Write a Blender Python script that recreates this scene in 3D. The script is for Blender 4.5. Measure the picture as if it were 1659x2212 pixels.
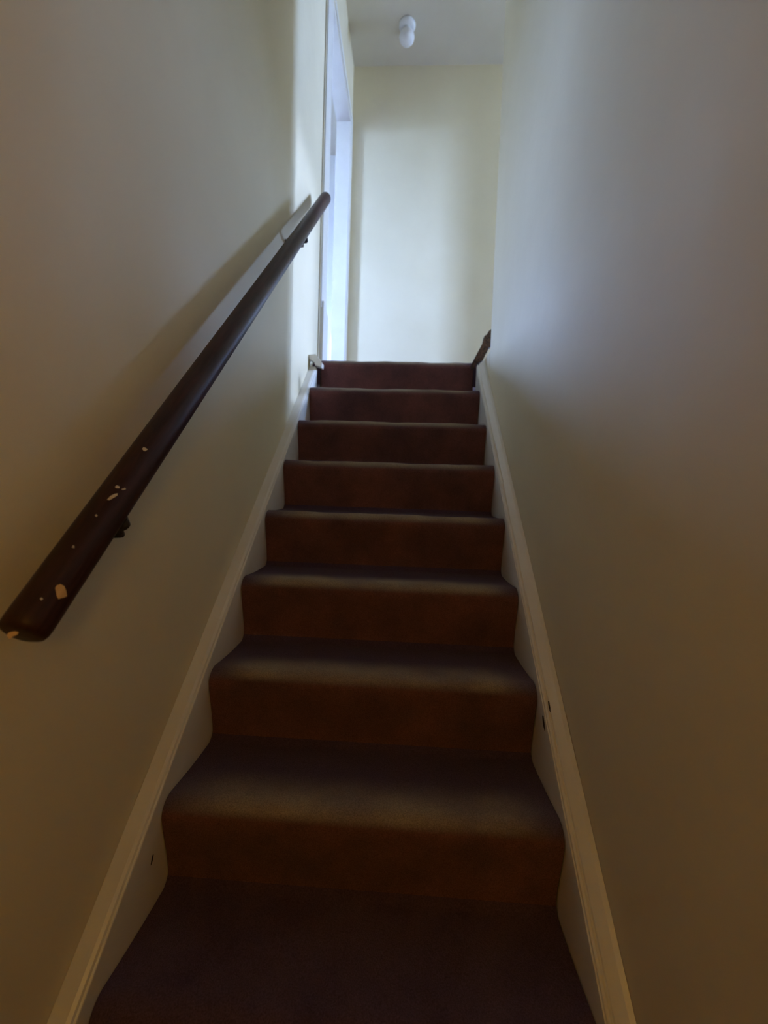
import bpy, bmesh, math, random
from mathutils import Vector, Matrix
random.seed(7)
for o in list(bpy.data.objects): bpy.data.objects.remove(o)
SC = bpy.context.scene
COL = SC.collection

# ------------------------------------------------------------------ camera
cam_d = bpy.data.cameras.new('camera'); cam = bpy.data.objects.new('camera', cam_d); COL.objects.link(cam)
cam_d.sensor_fit = 'VERTICAL'; cam_d.sensor_height = 36.0; cam_d.lens = 36.0*900.0/2212.0
cam_d.clip_start = 0.02
cam_d.dof.use_dof = True; cam_d.dof.focus_distance = 0.9; cam_d.dof.aperture_fstop = 3.0
R_, U_, F_ = Vector((0.998232, 0.049425, 0.033001)), Vector((-0.035331, 0.047039, 0.998268)), Vector((-0.047787, 0.99767, -0.048702))
CP = Vector((0.067055, -0.811418, 0.828645))
m = Matrix(((R_.x, U_.x, -F_.x, CP.x), (R_.y, U_.y, -F_.y, CP.y), (R_.z, U_.z, -F_.z, CP.z), (0, 0, 0, 1)))
cam.matrix_world = m
SC.camera = cam

# ------------------------------------------------------------------ daylight (overcast sky seen through the windows)
world = bpy.data.worlds.new('overcast_sky'); SC.world = world; world.use_nodes = True
bg = world.node_tree.nodes['Background']
bg.inputs['Color'].default_value = (0.345, 0.525, 1.0, 1); bg.inputs['Strength'].default_value = 86.0
# low hazy sun that reaches the stair wall through the landing window
sun_d = bpy.data.lights.new('sun', 'SUN'); sun_d.energy = 1.35; sun_d.angle = math.radians(2.0); sun_d.color = (0.45, 0.60, 1.0)
sun = bpy.data.objects.new('sun', sun_d); COL.objects.link(sun)
sun.rotation_euler = Vector((-0.88, -0.19, -0.29)).to_track_quat('-Z', 'Y').to_euler()

def portal(name, loc, rot, sx, sy):
    l = bpy.data.lights.new(name, 'AREA'); l.shape = 'RECTANGLE'; l.size = sx; l.size_y = sy
    l.cycles.is_portal = True
    o = bpy.data.objects.new(name, l); o.location = loc; o.rotation_euler = rot; COL.objects.link(o)

vs = SC.view_settings
vs.view_transform = 'Standard'; vs.look = 'None'; vs.gamma = 1.0; vs.use_curve_mapping = False
vs.exposure = 0.8

# ------------------------------------------------------------------ dimensions (metres)
H, G, NO = 0.188, 0.1975, 0.025         # rise, going, nosing overhang
XI, XW = 0.40, 0.44                     # inner face of the stringers, wall planes
LAND = 8*H                              # landing level
FLOOR = -3*H                            # hall level
CEIL = 4.10
END = 2.55                              # end wall of the landing
DN, DF, DH = 1.69, 2.44, 3.60           # door opening: near jamb, far jamb, head
RWE = 1.18                              # the right wall stops here
TOPY = 7*G                              # face of the last riser

# ------------------------------------------------------------------ materials
def mat(name):
    mt = bpy.data.materials.new(name); mt.use_nodes = True
    nt = mt.node_tree; b = nt.nodes['Principled BSDF']
    return mt, nt, b
def N(nt, t, **kw):
    n = nt.nodes.new(t)
    for k, v in kw.items():
        if k in n.inputs: n.inputs[k].default_value = v
        else: setattr(n, k, v)
    return n
def ramp(nt, stops):
    r = nt.nodes.new('ShaderNodeValToRGB'); e = r.color_ramp.elements
    while len(e) < len(stops): e.new(0.5)
    for q, (p, c) in zip(e, stops): q.position = p; q.color = (*c, 1)
    return r
def paint(name, c1, c2, rough=0.55, scale=2.5, bump=0.06, bscale=160, spec=0.3):
    mt, nt, b = mat(name); L = nt.links
    geo = N(nt, 'ShaderNodeNewGeometry')
    n1 = N(nt, 'ShaderNodeTexNoise', Scale=scale, Detail=4.0, Roughness=0.55); L.new(geo.outputs['Position'], n1.inputs['Vector'])
    r = ramp(nt, [(0.35, c1), (0.68, c2)]); L.new(n1.outputs['Fac'], r.inputs['Fac']); L.new(r.outputs['Color'], b.inputs['Base Color'])
    n2 = N(nt, 'ShaderNodeTexNoise', Scale=bscale, Detail=3.0); L.new(geo.outputs['Position'], n2.inputs['Vector'])
    n3 = N(nt, 'ShaderNodeTexNoise', Scale=9.0, Detail=2.0); L.new(geo.outputs['Position'], n3.inputs['Vector'])
    bp2 = N(nt, 'ShaderNodeBump', Strength=0.10, Distance=0.02); L.new(n3.outputs['Fac'], bp2.inputs['Height'])
    bp = N(nt, 'ShaderNodeBump', Strength=bump, Distance=0.002); L.new(n2.outputs['Fac'], bp.inputs['Height']); L.new(bp2.outputs['Normal'], bp.inputs['Normal'])
    L.new(bp.outputs['Normal'], b.inputs['Normal'])
    b.inputs['Roughness'].default_value = rough; b.inputs['Specular IOR Level'].default_value = spec
    return mt
M = {}
M['wall'] = paint('cream_wall_paint', (0.78, 0.685, 0.47), (0.82, 0.725, 0.51), rough=0.65, spec=0.18)
M['room'] = paint('pale_room_paint', (0.80, 0.79, 0.76), (0.84, 0.83, 0.80), rough=0.6)
M['ceiling'] = paint('ceiling_paint', (0.72, 0.66, 0.52), (0.76, 0.70, 0.56), rough=0.8)
M['white'] = paint('white_gloss_wood', (0.80, 0.77, 0.69), (0.85, 0.82, 0.75), rough=0.32, scale=6, bump=0.03, bscale=90, spec=0.45)
M['ground'] = paint('dull_ground', (0.12, 0.13, 0.10), (0.20, 0.19, 0.16), rough=0.95, scale=0.6)
M['plastic'] = paint('white_plastic', (0.86, 0.86, 0.84), (0.88, 0.88, 0.86), rough=0.4, bump=0.0)

def carpet(name, base1, base2, worn_lit=None, flat=None):
    """dark brown pile; 'worn' = paler trodden pile on the nosing plus a painted lit rim (object y,z measured from the nose)"""
    mt, nt, b = mat(name); L = nt.links
    tc = N(nt, 'ShaderNodeTexCoord'); geo = N(nt, 'ShaderNodeNewGeometry')
    n1 = N(nt, 'ShaderNodeTexNoise', Scale=5.5, Detail=5.0, Roughness=0.6); L.new(geo.outputs['Position'], n1.inputs['Vector'])
    r = ramp(nt, [(0.36, base1), (0.66, base2)]); L.new(n1.outputs['Fac'], r.inputs['Fac'])
    out = r.outputs['Color']
    if worn_lit:  # trodden pile, with the landing light on the nosing rim painted in
        sx = N(nt, 'ShaderNodeSeparateXYZ'); L.new(tc.outputs['Object'], sx.inputs[0])
        y = N(nt, 'ShaderNodeMapRange'); y.interpolation_type = 'SMOOTHSTEP'
        for k, v in (('From Min', 0.13), ('From Max', 0.03), ('To Min', 0.0), ('To Max', 1.0)): y.inputs[k].default_value = v
        L.new(sx.outputs['Y'], y.inputs['Value'])
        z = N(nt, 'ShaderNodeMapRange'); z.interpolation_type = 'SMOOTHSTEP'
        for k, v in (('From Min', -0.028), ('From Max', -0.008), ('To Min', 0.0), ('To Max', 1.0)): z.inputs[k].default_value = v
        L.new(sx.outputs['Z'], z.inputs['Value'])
        ax = N(nt, 'ShaderNodeMath', operation='ABSOLUTE'); L.new(sx.outputs['X'], ax.inputs[0])
        x = N(nt, 'ShaderNodeMapRange'); x.interpolation_type = 'SMOOTHSTEP'
        for k, v in (('From Min', 0.40), ('From Max', 0.28), ('To Min', 0.15), ('To Max', 1.0)): x.inputs[k].default_value = v
        L.new(ax.outputs[0], x.inputs['Value'])
        n4 = N(nt, 'ShaderNodeTexNoise', Scale=7.0, Detail=3.0); L.new(geo.outputs['Position'], n4.inputs['Vector'])
        w4 = N(nt, 'ShaderNodeMapRange'); 
        for k, v in (('From Min', 0.3), ('From Max', 0.6), ('To Min', 0.55), ('To Max', 1.0)): w4.inputs[k].default_value = v
        L.new(n4.outputs['Fac'], w4.inputs['Value'])
        def mul(a, c):
            q = N(nt, 'ShaderNodeMath', operation='MULTIPLY'); L.new(a, q.inputs[0]); L.new(c, q.inputs[1]); return q.outputs[0]
        f = mul(mul(mul(y.outputs[0], z.outputs[0]), x.outputs[0]), w4.outputs[0])
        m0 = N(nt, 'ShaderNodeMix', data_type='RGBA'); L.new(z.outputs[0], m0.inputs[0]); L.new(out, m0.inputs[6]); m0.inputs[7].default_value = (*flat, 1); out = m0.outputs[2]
        mx = N(nt, 'ShaderNodeMix', data_type='RGBA'); L.new(f, mx.inputs[0]); L.new(out, mx.inputs[6]); mx.inputs[7].default_value = (*worn_lit, 1)
        out = mx.outputs[2]
    # pile speckle
    n5 = N(nt, 'ShaderNodeTexNoise', Scale=420.0, Detail=2.0); L.new(geo.outputs['Position'], n5.inputs['Vector'])
    sp = N(nt, 'ShaderNodeMapRange')
    for k, v in (('From Min', 0.3), ('From Max', 0.7), ('To Min', 0.72), ('To Max', 1.25)): sp.inputs[k].default_value = v
    L.new(n5.outputs['Fac'], sp.inputs['Value'])
    mm = N(nt, 'ShaderNodeVectorMath', operation='SCALE'); L.new(out, mm.inputs[0]); L.new(sp.outputs[0], mm.inputs['Scale'])
    L.new(mm.outputs[0], b.inputs['Base Color'])
    bp = N(nt, 'ShaderNodeBump', Strength=0.6, Distance=0.004); L.new(n5.outputs['Fac'], bp.inputs['Height']); L.new(bp.outputs['Normal'], b.inputs['Normal'])
    b.inputs['Roughness'].default_value = 0.95; b.inputs['Specular IOR Level'].default_value = 0.05
    b.inputs['Sheen Weight'].default_value = 0.12; b.inputs['Sheen Roughness'].default_value = 0.5
    b.inputs['Sheen Tint'].default_value = (0.8, 0.65, 0.5, 1)
    return mt
M['tread'] = carpet('brown_carpet_tread', (0.12, 0.062, 0.066), (0.22, 0.094, 0.088), worn_lit=(0.33, 0.26, 0.18), flat=(0.095, 0.060, 0.100))
M['riser'] = carpet('brown_carpet_riser', (0.12, 0.062, 0.066), (0.22, 0.094, 0.088))
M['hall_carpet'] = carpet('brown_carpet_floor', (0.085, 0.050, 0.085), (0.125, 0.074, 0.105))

def wood(name, c1, c2, rough=0.35, axis=(1, 1, 14), coat=0.0):
    mt, nt, b = mat(name); L = nt.links
    tc = N(nt, 'ShaderNodeTexCoord'); mp = N(nt, 'ShaderNodeMapping'); mp.inputs['Scale'].default_value = axis
    L.new(tc.outputs['Object'], mp.inputs[0])
    n = N(nt, 'ShaderNodeTexNoise', Scale=12.0, Detail=6.0, Roughness=0.6); L.new(mp.outputs[0], n.inputs['Vector'])
    r = ramp(nt, [(0.35, c1), (0.7, c2)]); L.new(n.outputs['Fac'], r.inputs['Fac']); L.new(r.outputs['Color'], b.inputs['Base Color'])
    bp = N(nt, 'ShaderNodeBump', Strength=0.15, Distance=0.002); L.new(n.outputs['Fac'], bp.inputs['Height']); L.new(bp.outputs['Normal'], b.inputs['Normal'])
    b.inputs['Roughness'].default_value = rough; b.inputs['Coat Weight'].default_value = coat; b.inputs['Specular IOR Level'].default_value = 0.3
    return mt
M['rail'] = wood('dark_stained_handrail', (0.026, 0.009, 0.009), (0.060, 0.020, 0.016), rough=0.45, axis=(9, 9, 1.0))
M['bare'] = wood('bare_pine', (0.62, 0.40, 0.17), (0.74, 0.50, 0.24), rough=0.7, axis=(9, 9, 1))
M['fleck'] = wood('pale_paint_fleck', (0.62, 0.56, 0.46), (0.70, 0.63, 0.52), rough=0.7)
M['oldwood'] = wood('dark_bare_board', (0.03, 0.022, 0.014), (0.17, 0.085, 0.050), rough=0.8, axis=(10, 2, 10))
M['iron'] = wood('dark_iron', (0.025, 0.02, 0.018), (0.045, 0.035, 0.03), rough=0.5)
M['bracket'] = wood('painted_bracket', (0.55, 0.50, 0.42), (0.62, 0.57, 0.48), rough=0.5)
M['gap'] = wood('shaded_joint', (0.17, 0.165, 0.15), (0.26, 0.25, 0.23), rough=0.9)  # grey stands in for the shadow inside the open joint
M['chip'] = wood('chipped_dark_wood', (0.03, 0.02, 0.015), (0.05, 0.03, 0.02), rough=0.9)

gm, nt, b = mat('window_glass')
tr = N(nt, 'ShaderNodeBsdfTransparent'); gl = N(nt, 'ShaderNodeBsdfGlossy', Roughness=0.02); mx = N(nt, 'ShaderNodeMixShader', Fac=0.06)
nt.links.new(tr.outputs[0], mx.inputs[1]); nt.links.new(gl.outputs[0], mx.inputs[2]); nt.links.new(mx.outputs[0], nt.nodes['Material Output'].inputs['Surface'])
M['glass'] = gm
bm_, nt, b = mat('warm_globe')
em = N(nt, 'ShaderNodeEmission', Strength=14.0); em.inputs['Color'].default_value = (1.0, 0.55, 0.10, 1)
nt.links.new(em.outputs[0], nt.nodes['Material Output'].inputs['Surface'])
M['globe'] = bm_

# ------------------------------------------------------------------ builders
def obj(name, bm, material, parent=None, loc=None, smooth=False, bevel=0.0):
    me = bpy.data.meshes.new(name)
    bmesh.ops.recalc_face_normals(bm, faces=bm.faces)
    bm.to_mesh(me); bm.free()
    if smooth:
        for p in me.polygons: p.use_smooth = True
    o = bpy.data.objects.new(name, me); COL.objects.link(o)
    me.materials.append(M[material] if isinstance(material, str) else material)
    if loc is not None: o.location = loc
    if parent is not None: o.parent = parent
    if bevel:
        md = o.modifiers.new('bevel', 'BEVEL'); md.width = bevel; md.segments = 2; md.limit_method = 'ANGLE'
    return o
def empty(name, loc=(0, 0, 0)):
    o = bpy.data.objects.new(name, None); o.empty_display_size = 0.1; o.location = loc; COL.objects.link(o); return o
def tag(o, label=None, cat=None, group=None, kind=None):
    for k, v in (('label', label), ('category', cat), ('group', group), ('kind', kind)):
        if v: o[k] = v
    return o
def boxes(lst):
    bm = bmesh.new()
    for x0, x1, y0, y1, z0, z1 in lst:
        v = [bm.verts.new(p) for p in ((x0, y0, z0), (x1, y0, z0), (x1, y1, z0), (x0, y1, z0), (x0, y0, z1), (x1, y0, z1), (x1, y1, z1), (x0, y1, z1))]
        for f in ((0, 3, 2, 1), (4, 5, 6, 7), (0, 1, 5, 4), (1, 2, 6, 5), (2, 3, 7, 6), (3, 0, 4, 7)): bm.faces.new([v[i] for i in f])
    return bm
def prism(poly, d0, d1, axis='y'):
    """extrude a 2-D outline; axis y: (x,z) outline, axis x: (y,z) outline"""
    bm = bmesh.new()
    P = (lambda a, c, d: (a, d, c)) if axis == 'y' else ((lambda a, c, d: (d, a, c)) if axis == 'x' else (lambda a, c, d: (a, c, d)))
    A = [bm.verts.new(P(a, c, d0)) for a, c in poly]; B = [bm.verts.new(P(a, c, d1)) for a, c in poly]
    bm.faces.new(A); bm.faces.new(B[::-1]); n = len(poly)
    for i in range(n): bm.faces.new([A[i], A[(i+1) % n], B[(i+1) % n], B[i]])
    return bm
def lathe(profile, seg=40):
    """profile of (radius, z); closed at both ends"""
    bm = bmesh.new(); rings = []
    for r, z in profile:
        rings.append([bm.verts.new((r*math.cos(2*math.pi*k/seg), r*math.sin(2*math.pi*k/seg), z)) for k in range(seg)])
    for a, c in zip(rings, rings[1:]):
        for k in range(seg): bm.faces.new([a[k], a[(k+1) % seg], c[(k+1) % seg], c[k]])
    bm.faces.new(rings[0][::-1]); bm.faces.new(rings[-1])
    return bm
def tube(pts, rad, seg=14):
    bm = bmesh.new(); rings = []
    pts = [Vector(p) for p in pts]
    for i, p in enumerate(pts):
        t = (pts[min(i+1, len(pts)-1)] - pts[max(i-1, 0)]).normalized()
        a = t.orthogonal().normalized() if i == 0 else (pa - t*pa.dot(t)).normalized()
        pa = a; c = t.cross(a); r = rad[i] if isinstance(rad, (list, tuple)) else rad
        rings.append([bm.verts.new(p + a*r*math.cos(2*math.pi*k/seg) + c*r*math.sin(2*math.pi*k/seg)) for k in range(seg)])
    for a, c in zip(rings, rings[1:]):
        for k in range(seg): bm.faces.new([a[k], a[(k+1) % seg], c[(k+1) % seg], c[k]])
    bm.faces.new(rings[0][::-1]); bm.faces.new(rings[-1])
    return bm
def struct(name, bm, material, label=None, **kw):
    o = obj(name, bm, material, **kw); o['kind'] = 'structure'
    if label: o['label'] = label
    return o

# ------------------------------------------------------------------ the shell
T = 0.10
struct('ground', boxes([(-40, 40, -40, 40, FLOOR-0.40, FLOOR-0.25)]), 'ground', 'ground outside the house')
struct('floor_hall', boxes([(-XW-T, 0.54, -3.7, 0.25, FLOOR-0.1, FLOOR)]), 'hall_carpet', 'dark carpeted hall floor at the foot of the stairs')
struct('wall_left', boxes([(-XW-T, -XW, -3.6, 1.495, FLOOR-0.1, CEIL+0.1), (-XW-T, -XW, 1.495, END+T, FLOOR-0.1, LAND-0.31)]), 'wall', 'cream plaster wall beside the handrail')
struct('wall_right', boxes([(XW, XW+T, -3.6, RWE, FLOOR-0.1, CEIL+0.1), (XW, XW+T, RWE, END+T, FLOOR-0.1, LAND-0.121), (XW, XW+0.0199, RWE, 1.308, LAND-0.121, LAND-0.002)]), 'wall', 'cream plaster wall on the side without a handrail', bevel=0.006)
struct('wall_behind', boxes([(-XW-T, XW+T, -3.7, -3.6, FLOOR-0.1, 2.1)]), 'wall', 'hall wall behind the viewer')
struct('ceiling_hall', boxes([(-XW, XW, -3.6, -1.35, 1.80, 2.0)]), 'ceiling', 'low hall ceiling')
struct('wall_bulkhead', boxes([(-XW, XW, -1.45, -1.35, 1.9, CEIL+0.1)]), 'wall', 'wall above the hall ceiling closing the stairwell')
struct('ceiling_landing', boxes([(-3.0, 4.6, -1.45, 3.5, CEIL, CEIL+0.1)]), 'ceiling', 'pale ceiling over the stairwell and landing')
struct('floor_landing', boxes([(-XW-T, 4.6, TOPY+0.012, END, LAND-0.12, LAND-0.002), (XW+0.02, 4.6, RWE, TOPY+0.012, LAND-0.12, LAND-0.002)]), 'hall_carpet', 'dark carpeted landing floor at the stair head')
W4 = (1.10, 1.43, 1.68, 2.20)      # small window in the end wall, round the corner from the stairs
struct('wall_end', boxes([(a, c, END, END+T, d, e) for a, c, d, e in ((-XW, W4[0], LAND-0.12, CEIL), (W4[1], 4.6, LAND-0.12, CEIL), (W4[0], W4[1], LAND-0.12, W4[2]), (W4[0], W4[1], W4[3], CEIL), (-XW, XW, FLOOR-0.1, LAND-0.12))]), 'wall', 'cream end wall of the landing facing the stairs')
struct('wall_doorway', boxes([(-XW-T, -XW, 1.525, DN-0.03, LAND-0.3, CEIL), (-XW-T, -XW, DF+0.03, END+T, LAND-0.12, CEIL), (-XW-T, -XW, DN-0.03, DF+0.03, DH+0.03, CEIL)]), 'wall', 'wall around the landing doorway')
struct('trim_joint', boxes([(-XW-T, -XW-0.012, 1.495, 1.525, LAND-0.3, CEIL)]), 'gap', 'open joint in painted shade between plaster wall and door frame')
# wing of the landing, to the right, with a narrow window at its end
W1 = (1.96, 2.51, 2.66, 4.06); WX1 = 4.5
struct('wall_wing', boxes([(XW+T, 4.6, RWE-T, RWE, LAND-0.12, CEIL)]), 'wall', 'wall of the landing wing')
def wall_with_hole(name, x0, x1, ya, yb, hole, label):
    y0, y1, z0, z1 = hole
    return struct(name, boxes([(x0, x1, ya, y0, LAND-0.12, CEIL), (x0, x1, y1, yb, LAND-0.12, CEIL), (x0, x1, y0, y1, LAND-0.12, z0), (x0, x1, y0, y1, z1, CEIL)]), 'wall', label)
wall_with_hole('wall_wing_end', WX1, WX1+T, RWE, END, W1, 'end wall of the landing wing with a narrow window')
# room behind the doorway: a narrow window in its outer wall, a wide one in its far wall
W2 = (-0.95, -0.15, 2.10, 3.58); W3 = (-1.66, -0.86, 1.74, 2.50); WX2 = -2.9; WY3 = 3.4
L0 = LAND-0.12
struct('wall_room_outer', boxes([(WX2-T, WX2, a, c, d, e) for a, c, d, e in ((-1.2, W2[0], L0, CEIL), (W2[0], W2[1], L0, W2[2]), (W2[0], W2[1], W2[3], CEIL), (W2[1], WY3+T, L0, CEIL))]), 'room', 'outer wall of the room behind the doorway')
struct('wall_room_far', boxes([(a, c, WY3, WY3+T, d, e) for a, c, d, e in ((WX2, W3[0], L0, CEIL), (W3[0], W3[1], L0, W3[2]), (W3[0], W3[1], W3[3], CEIL), (W3[1], -XW-T, L0, CEIL))]), 'room', 'far wall of the room behind the doorway')
struct('wall_room_near', boxes([(WX2, -XW-T, -1.3, -1.2, L0, CEIL)]), 'room', 'near wall of the room behind the doorway')
struct('wall_room_side', boxes([(-XW-T, -XW, END+T, WY3+T, L0, CEIL)]), 'room', 'inner wall of the room behind the doorway')
struct('floor_room', boxes([(WX2, -XW-T, -1.2, WY3, L0, LAND-0.002)]), 'hall_carpet', 'carpeted floor of the room behind the doorway')
def window(name, c, hole, label, nlights, axis='x'):
    # c = plane of the window; hole = span along the wall and heights
    a0, a1, z0, z1 = hole
    B = (lambda l: [(c-d, c+d, p, q, u, v) for d, p, q, u, v in l]) if axis == 'x' else (lambda l: [(p, q, c-d, c+d, u, v) for d, p, q, u, v in l])
    w = empty(name, (c, (a0+a1)/2, z0) if axis == 'x' else ((a0+a1)/2, c, z0)); tag(w, label, kind='structure')
    def add(nm, l, mt):
        o = obj(nm, boxes(B(l)), mt); o.parent = w; o.matrix_parent_inverse = Matrix.Translation(-Vector(w.location)); return o
    f = 0.045
    add('frame', [(0.03, a0, a0+f, z0, z1), (0.03, a1-f, a1, z0, z1), (0.03, a0+f, a1-f, z0, z0+f), (0.03, a0+f, a1-f, z1-f, z1)], 'white')
    wd = (a1-a0-2*f)/nlights
    for k in range(nlights):
        a = a0+f+k*wd
        add('pane', [(0.004, a, a+wd, z0+f, z1-f)], 'glass')
        if k: add('mullion', [(0.025, a-0.02, a+0.02, z0+f, z1-f)], 'white')
    return w
window('window_1', WX1+0.05, W1, 'window at the end of the landing wing', 1)
window('window_2', WX2-0.05, W2, 'narrow window in the outer wall of the room', 1)
window('window_3', WY3+0.05, W3, 'wide window in the far wall of the room', 2, 'y')
window('window_4', END+0.05, W4, 'small window in the end wall round the corner', 1, 'y')
portal('daylight_portal_corner', ((W4[0]+W4[1])/2, END+0.12, (W4[2]+W4[3])/2), (math.radians(-90), 0, 0), W4[1]-W4[0], W4[3]-W4[2])
portal('daylight_portal_wing', (WX1+0.12, (W1[0]+W1[1])/2, (W1[2]+W1[3])/2), (0, math.radians(90), 0), W1[3]-W1[2], W1[1]-W1[0])
portal('daylight_portal_room', (WX2-0.12, (W2[0]+W2[1])/2, (W2[2]+W2[3])/2), (0, math.radians(-90), 0), W2[3]-W2[2], W2[1]-W2[0])
portal('daylight_portal_far', ((W3[0]+W3[1])/2, WY3+0.12, (W3[2]+W3[3])/2), (math.radians(-90), 0, 0), W3[1]-W3[0], W3[3]-W3[2])

# door frame on the landing: lining, architraves, plinth block
door = empty('door_1', (-XW, (DN+DF)/2, LAND)); tag(door, 'white wooden door frame of the bright doorway on the landing', kind='structure')
dinv = Matrix.Translation(-Vector(door.location))
def dpart(nm, bm, mt='white', bevel=0.003):
    o = obj(nm, bm, mt, bevel=bevel); o.parent = door; o.matrix_parent_inverse = dinv; return o
dpart('jamb', boxes([(-XW-T-0.004, -XW+0.004, DN-0.03, DN, LAND, DH+0.03)]))
dpart('jamb', boxes([(-XW-T-0.004, -XW+0.004, DF, DF+0.03, LAND, DH+0.03)]))
dpart('head', boxes([(-XW-T-0.004, -XW+0.004, DN, DF, DH, DH+0.03)]))
def arch(y0, y1, z0, z1, dirn):
    # moulded casing: thick outer edge, thinner towards the opening
    a, c = (y0, y1) if dirn > 0 else (y1, y0)
    s = 1 if dirn > 0 else -1
    w = abs(y1-y0)
    poly = [(-XW, a), (-XW+0.008, a), (-XW+0.012, a+s*0.2*w), (-XW+0.012, a+s*0.8*w), (-XW+0.008, c), (-XW, c)]
    return prism(poly, z0, z1, 'z')
dpart('architrave', arch(1.540, DN-0.012, LAND+0.34, DH+0.05, 1))
dpart('plinth', prism([(1.545, LAND), (DN-0.002, LAND), (DN-0.002, LAND+0.30), (DN-0.012, LAND+0.345), (1.552, LAND+0.38), (1.545, LAND+0.34)], -XW, -XW+0.020, 'x'))
dpart('architrave', arch(DF+0.012, DF+0.08, LAND, DH+0.05, -1))
dpart('architrave', boxes([(-XW, -XW+0.008, 1.540, DF+0.08, DH+0.05, DH+0.09)]))

# ------------------------------------------------------------------ staircase
stair = empty('staircase', (0, -2*G, FLOOR)); tag(stair, 'steep straight staircase in dark brown carpet between white painted stringers', 'staircase')
sinv = Matrix.Translation(-Vector(stair.location))
def spart(nm, bm, mt, loc=None, par=None, **kw):
    o = obj(nm, bm, mt, loc=loc, **kw); o.parent = par or stair
    if par is None: o.matrix_parent_inverse = sinv
    return o
def hnoise(x, k):
    return 0.6*math.sin(5.1*x+1.7*k)+0.4*math.sin(11.3*x+2.9*k+0.6)+0.25*math.sin(23*x+4.1*k)
def sheet(profile, x0, x1, k, nx=56, thick=0.006, amp=0.0018):
    """carpet strip: a (y,z) profile swept across, gently uneven, with thickness; back side flat"""
    bm = bmesh.new(); rows = []
    n = len(profile)
    for i, (y, z) in enumerate(profile):
        row = []
        for j in range(nx+1):
            x = x0+(x1-x0)*j/nx
            d = amp*hnoise(x*3, k)*math.sin(math.pi*i/(n-1))
            row.append(bm.verts.new((x, y - 0.6*d, z + d)))
        rows.append(row)
    for a, c in zip(rows, rows[1:]):
        for j in range(nx): bm.faces.new([a[j], a[j+1], c[j+1], c[j]])
    return bm
NR = 0.034            # nose radius of the carpeted edge
FD = 0.062            # depth of the rounded front that belongs to the tread
def front(d):         # set-back of the carpet below the nose, d = distance below the tread
    if d <= NR: return NR-math.sqrt(max(0, NR*NR-(NR-d)**2))
    t = min(1.0, (d-NR)/(H-NR)); return (NO+0.001)*(3*t*t-2*t*t*t)**0.7
def tread_profile(last):
    # local origin: front of the nose at tread level; from the back of the tread forward and round the nose
    back = (G+NO) if not last else 0.20
    p = [(back-(back-NR)*t, -0.0035*math.sin(math.pi*t)+0.016*max(0, 1-t/0.10)**2) for t in (0, .02, .045, .075, .11, .2, .32, .45, .6, .74, .86, .94)]
    for a in range(0, 91, 10):
        th = math.radians(a); p.append((NR-NR*math.sin(th), -NR+NR*math.cos(th)))
    p += [(front(d), -d) for d in (0.035, 0.045, 0.055, FD)]
    return p
def riser_profile():
    # local origin: foot of the riser
    return [(front(d)-NO-0.010*max(0, 1-(H-d)/0.022)**2, H-d) for d in [FD+(H-FD)*i/12 for i in range(13)]]
for i in range(-3, 8):
    w = XI-0.0015
    k = i+5
    last = (i == 7)
    wl, wr = (-w, w) if not last else (-w+0.012, w-0.006)
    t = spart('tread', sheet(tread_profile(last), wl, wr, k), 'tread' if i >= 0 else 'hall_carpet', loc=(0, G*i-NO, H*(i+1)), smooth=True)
    r = spart('riser', sheet(riser_profile(), wl, wr, k, amp=0.0), 'riser', loc=(0, G*i, H*i), smooth=True)
    # timber carcass under the carpet, one board per step
    c = spart('step_board', boxes([(-w, w, G*i+0.008, G*(i+1)+0.012 if not last else TOPY+0.03, H*i-0.03, H*(i+1)-0.008)]), 'oldwood')

SL = H/G
def zl(y): return H+SL*(y+0.022)       # the nosing line
def stringer(side, d0, d1, y0, y1, name='stringer'):
    """inclined board with a moulded top; d = height of its top above the nosing line at each end"""
    s = side
    def off(y): return d0+(d1-d0)*(y-y0)/(y1-y0)
    # cross-section: (x from wall towards the stair, z rel. to top)
    return s, off
def sweep(sections, y0, y1, zf, ny=2):
    """sections: closed outline of (x, dz) swept along the pitch"""
    bm = bmesh.new(); rings = []
    for i in range(ny+1):
        y = y0+(y1-y0)*i/ny
        rings.append([bm.verts.new((x, y, zf(y)+dz)) for x, dz in sections])
    n = len(sections)
    for a, c in zip(rings, rings[1:]):
        for j in range(n): bm.faces.new([a[j], a[(j+1) % n], c[(j+1) % n], c[j]])
    bm.faces.new(rings[0][::-1]); bm.faces.new(rings[-1])
    return bm
Y0, Y1 = -0.70, 1.325
def ztl(y): return zl(y)+0.034-0.040*(y+0.2)
def ztr(y): return zl(y)+0.012
# left: board face, then a flat capping set back against the wall
sl = spart('stringer', sweep([(-XI, 0.0), (-XI, -0.42), (-XW+0.001, -0.42), (-XW+0.001, 0.0)], Y0, Y1, ztl), 'white', bevel=0.003)
sl['label'] = 'white painted stringer below the handrail'
o = spart('capping', sweep([(-XI-0.004, 0.0), (-XI-0.006, 0.006), (-XI-0.012, 0.010), (-XW+0.001, 0.012), (-XW+0.001, 0.0)], Y0, Y1, ztl), 'white')
# right: board face, small bead, groove, then a tilted capping
sr = spart('stringer', sweep([(XI, 0.0), (XI, -0.42), (XW-0.001, -0.42), (XW-0.001, 0.0)], Y0, Y1-0.02, ztr), 'white', bevel=0.002)
sr['label'] = 'white painted stringer on the side without a handrail'
spart('capping', sweep([(XI+0.002, 0.0), (XI+0.003, 0.006), (XI+0.007, 0.0085), (XI+0.012, 0.006), (XI+0.013, 0.012), (XI+0.018, 0.017), (XW-0.010, 0.028), (XW-0.001, 0.031), (XW-0.001, 0.0)], Y0, Y1-0.02, ztr), 'white')
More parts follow.
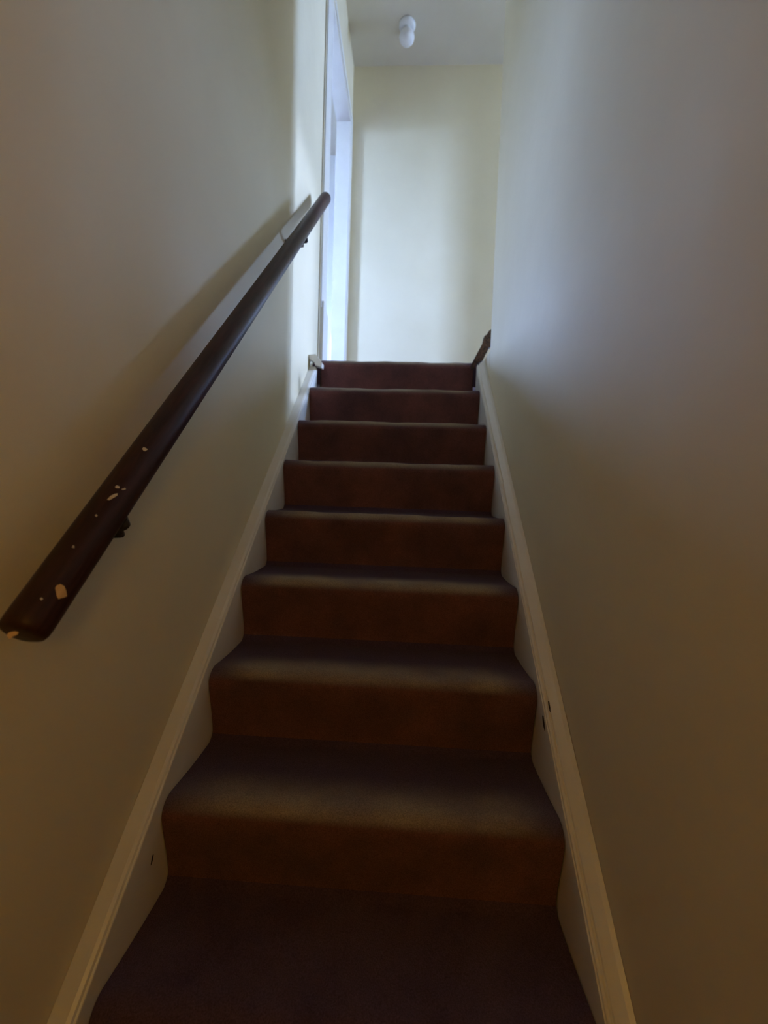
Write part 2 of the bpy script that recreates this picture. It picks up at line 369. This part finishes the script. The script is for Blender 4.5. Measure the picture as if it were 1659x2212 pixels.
# chips knocked out of the right-hand stringer
def chip(px, py, pz, ly, lz, par):
    o = spart('paint_chip', prism([(py-ly, pz-lz*1.3), (py-ly*0.5, pz-lz*0.1), (py+ly*.5, pz+lz*1.3), (py+ly, pz+lz*1.2), (py+ly*.6, pz+lz*0.1), (py, pz-lz*.7)], px-0.0008, px+0.0008, 'x'), 'chip')
chip(XI-0.0004, 0.1241, 0.3181, 0.010, 0.010, sr)
chip(XI+0.0122, 0.1300, ztr(0.130)+0.0095, 0.008, 0.007, sr)
chip(-XI+0.0004, -0.0547, 0.0969, 0.004, 0.006, sl)
# mitred return at the head of the left stringer
spart('stringer_return', prism([(-0.4385, 1.506), (-0.404, 1.510), (-0.390, 1.491), (-0.370, 1.465), (-0.372, 1.442), (-0.386, 1.449), (-0.405, 1.453), (-0.414, 1.473), (-0.4385, 1.484)], 1.30, 1.345), 'white', bevel=0.002)

# dark broken board at the stair head, against the end of the right wall
bb = obj('broken_board', prism([(0.3748, 1.4729), (0.405, 1.5361), (0.4202, 1.5663), (0.4302, 1.5881), (0.4344, 1.6153), (0.445, 1.6222), (0.4552, 1.64), (0.4683, 1.651), (0.4772, 1.6349), (0.4761, 1.6105), (0.4752, 1.5888), (0.4694, 1.567), (0.4562, 1.556), (0.4515, 1.5396), (0.4426, 1.5231), (0.4377, 1.5094), (0.4315, 1.4957), (0.4181, 1.4887), (0.3967, 1.476), (0.3934, 1.4568), (0.3809, 1.4593)], 1.310, 1.350), 'oldwood', bevel=0.0015)
tag(bb, 'dark broken piece of bare timber at the stair head beside the wall end', 'board')

# ------------------------------------------------------------------ handrail
A = Vector((-0.37, -0.358, 0.650)); B = Vector((-0.37, 1.290, 2.262)); AX = (B-A).normalized(); LEN = (B-A).length
rail = empty('handrail', A); tag(rail, 'dark stained round wooden handrail with chipped paint on the left wall', 'handrail')
rot = AX.to_track_quat('Z', 'X')      # local Z runs up the rail
rail.rotation_mode = 'QUATERNION'; rail.rotation_quaternion = rot
RR = 0.0262
SEG = 48
bm = bmesh.new(); rings = []
prof = [(0.017, -0.001), (0.0235, 0.002), (0.0255, 0.007)] + [(RR, 0.016), (RR, 0.05)] + [(RR*(1+0.006*math.sin(7*s)), LEN*s) for s in [i/24 for i in range(1, 24)]] + [(RR, LEN-0.02), (0.0245, LEN-0.008), (0.020, LEN-0.002), (0.012, LEN)]
for q, (r, z) in enumerate(prof):
    ring = []
    for k in range(SEG):
        th = 2*math.pi*k/SEG
        zz = z
        ring.append(bm.verts.new((r*math.cos(th), r*math.sin(th), zz)))
    rings.append(ring)
for a, c in zip(rings, rings[1:]):
    for k in range(SEG): bm.faces.new([a[k], a[(k+1) % SEG], c[(k+1) % SEG], c[k]])
bm.faces.new(rings[0][::-1]); bm.faces.new(rings[-1])
ro = obj('rail', bm, 'rail', rail, smooth=True)
# local frame helpers: angle on the rail that faces a world point
inv = rot.inverted()
def rail_hit(px, py):
    """pixel of the photograph -> (angle, length) on the rail surface"""
    d = (F_ + R_*((px-829.5)/900) - U_*((py-1106)/900))
    o = inv @ (CP-A); d = inv @ d
    a = d.x**2+d.y**2; bq = 2*(o.x*d.x+o.y*d.y); c = o.x**2+o.y**2-RR**2
    disc = bq*bq-4*a*c
    t = (-bq-math.sqrt(max(disc, 0)))/(2*a)
    p = o+d*t
    return math.atan2(p.y, p.x), p.z
def patch(outline, mt, name):
    bm = bmesh.new(); r0 = RR*1.004+0.0005
    hits = [rail_hit(x, y) for x, y in outline]
    ct = sum(h[0] for h in hits)/len(hits); cz = sum(h[1] for h in hits)/len(hits)
    def P(th, z, r): return (r*math.cos(th), r*math.sin(th), z)
    c = bm.verts.new(P(ct, cz, r0)); ring = [bm.verts.new(P(t, z, r0)) for t, z in hits]
    mid = [bm.verts.new(P((t+ct)/2, (z+cz)/2, r0)) for t, z in hits]
    low = [bm.verts.new(P(t, z, r0-0.0012)) for t, z in hits]
    n = len(hits)
    for i in range(n):
        j = (i+1) % n
        bm.faces.new([c, mid[i], mid[j]]); bm.faces.new([mid[i], ring[i], ring[j], mid[j]]); bm.faces.new([ring[i], low[i], low[j], ring[j]])
    return obj(name, bm, mt, rail)
patch([(119, 1270), (122, 1265), (130, 1262), (138, 1266), (142, 1275), (144, 1288), (137, 1291), (126, 1294), (122, 1287)], 'bare', 'bare_patch')
patch([(307, 970), (310, 966), (315, 968), (319, 971), (314, 975), (310, 974)], 'fleck', 'paint_fleck')
patch([(248, 1052), (252, 1049), (258, 1051), (258, 1055), (251, 1055)], 'fleck', 'paint_fleck')
patch([(262, 1057), (270, 1054), (272, 1057), (265, 1059)], 'fleck', 'paint_fleck')
patch([(231, 1080), (238, 1072), (248, 1067), (254, 1066), (253, 1071), (243, 1077), (236, 1081)], 'fleck', 'paint_fleck')
patch([(155, 1183), (158, 1178), (161, 1180), (161, 1184)], 'fleck', 'paint_fleck')
patch([(205, 1114), (208, 1111), (211, 1114), (208, 1117)], 'fleck', 'paint_fleck')
patch([(86, 1293), (90, 1291), (93, 1294), (89, 1297)], 'fleck', 'paint_fleck')
# torn end: pale wood shows where the lower end is broken
patch([(14, 1372), (20, 1366), (32, 1364), (40, 1366), (37, 1371), (28, 1375), (22, 1380), (17, 1377)], 'bare', 'bare_patch')
# brackets: plate on the wall, curved arm, saddle and screw under the rail
def bracket(s, k):
    c = A+AX*s
    perp = Vector((0, -AX.z, AX.y)).normalized()   # in the wall plane, square to the rail, pointing up
    dn = -perp
    base = c + dn*(0.050 if k == 0 else 0.044); wallp = Vector((-XW+0.002, base.y, base.z))
    br = tube([wallp, wallp+Vector((0.022, 0, 0)), wallp+Vector((0.045, 0, 0))-perp*0.004, wallp+Vector((0.062, 0, 0))-perp*0.003, c+dn*(RR-0.002)], [0.0075, 0.0072, 0.0068, 0.0066, 0.0066, 0.008])
    o = obj('bracket', br, 'iron' if k == 0 else 'bracket', smooth=True); o.parent = rail; o.matrix_parent_inverse = Matrix.LocRotScale(A, rot, None).inverted()
    def sub(nm, bm, mt):
        q = obj(nm, bm, mt, smooth=False); q.parent = o; q.matrix_parent_inverse = Matrix.Identity(4); return q
    # wall plate (disc)
    bm = lathe([(0.020, 0), (0.020, 0.003), (0.012, 0.006)], 24); bmesh.ops.rotate(bm, cent=(0, 0, 0), matrix=Matrix.Rotation(math.radians(90), 3, 'Y'), verts=bm.verts); bmesh.ops.translate(bm, vec=Vector((-XW-0.0005, base.y, base.z)), verts=bm.verts)
    sub('wall_plate', bm, 'iron')
    q = dn.to_track_quat('Z', 'Y').to_matrix()
    for off in (-0.014, 0.014):
        bm = lathe([(0.0045, -0.004), (0.0055, 0.004), (0.0050, 0.008), (0.002, 0.0095)], 14); bmesh.ops.rotate(bm, cent=(0, 0, 0), matrix=q, verts=bm.verts); bmesh.ops.translate(bm, vec=c+dn*RR+AX*off+Vector((0.004, 0, 0)), verts=bm.verts)
        sub('screw', bm, 'iron')
    bm = lathe([(0.0105, -0.004), (0.0110, 0.003), (0.0100, 0.009), (0.006, 0.0125), (0.002, 0.0135)], 20); bmesh.ops.rotate(bm, cent=(0, 0, 0), matrix=q, verts=bm.verts); bmesh.ops.translate(bm, vec=c+dn*(RR-0.002)+Vector((0.009, 0, 0)), verts=bm.verts)
    sub('saddle', bm, 'iron')
bracket(0.195, 0)
bracket(1.69, 1)

# ------------------------------------------------------------------ ceiling fitting on the landing
cl = empty('ceiling_light', (-0.03, 2.27, CEIL)); tag(cl, 'small round white ceiling light on the landing ceiling', 'ceiling light')
bm = lathe([(0.058, 0.0), (0.058, -0.012), (0.050, -0.022), (0.030, -0.027)], 36); obj('rose', bm, 'plastic', cl, smooth=True)
bm = lathe([(0.026, -0.026), (0.026, -0.036), (0.022, -0.042)], 24); obj('lamp_holder', bm, 'plastic', cl, smooth=True)
bm = lathe([(0.020, -0.040), (0.034, -0.046), (0.048, -0.062), (0.053, -0.082), (0.050, -0.100), (0.038, -0.116), (0.020, -0.126), (0.006, -0.129)], 32); obj('bulb', bm, 'plastic', cl, smooth=True)

# ------------------------------------------------------------------ warm lamp in the hall behind the viewer
hl = empty('hall_lamp', (XW, -1.50, 1.00)); tag(hl, 'warm globe lamp on the hall wall behind the viewer', 'lamp')
bm = lathe([(0.055, 0.0), (0.055, 0.012), (0.035, 0.022)], 30); bmesh.ops.rotate(bm, cent=(0, 0, 0), matrix=Matrix.Rotation(math.radians(-90), 3, 'Y'), verts=bm.verts); obj('wall_plate', bm, 'plastic', hl, smooth=True)
bm = tube([(-0.015, 0, 0), (-0.06, 0, 0), (-0.09, 0, 0.01), (-0.10, 0, 0.04)], 0.008); obj('arm', bm, 'iron', hl, smooth=True)
g = bmesh.new(); bmesh.ops.create_uvsphere(g, u_segments=28, v_segments=16, radius=0.075); bmesh.ops.translate(g, vec=(-0.10, 0, 0.11), verts=g.verts)
obj('globe', g, 'globe', hl, smooth=True)
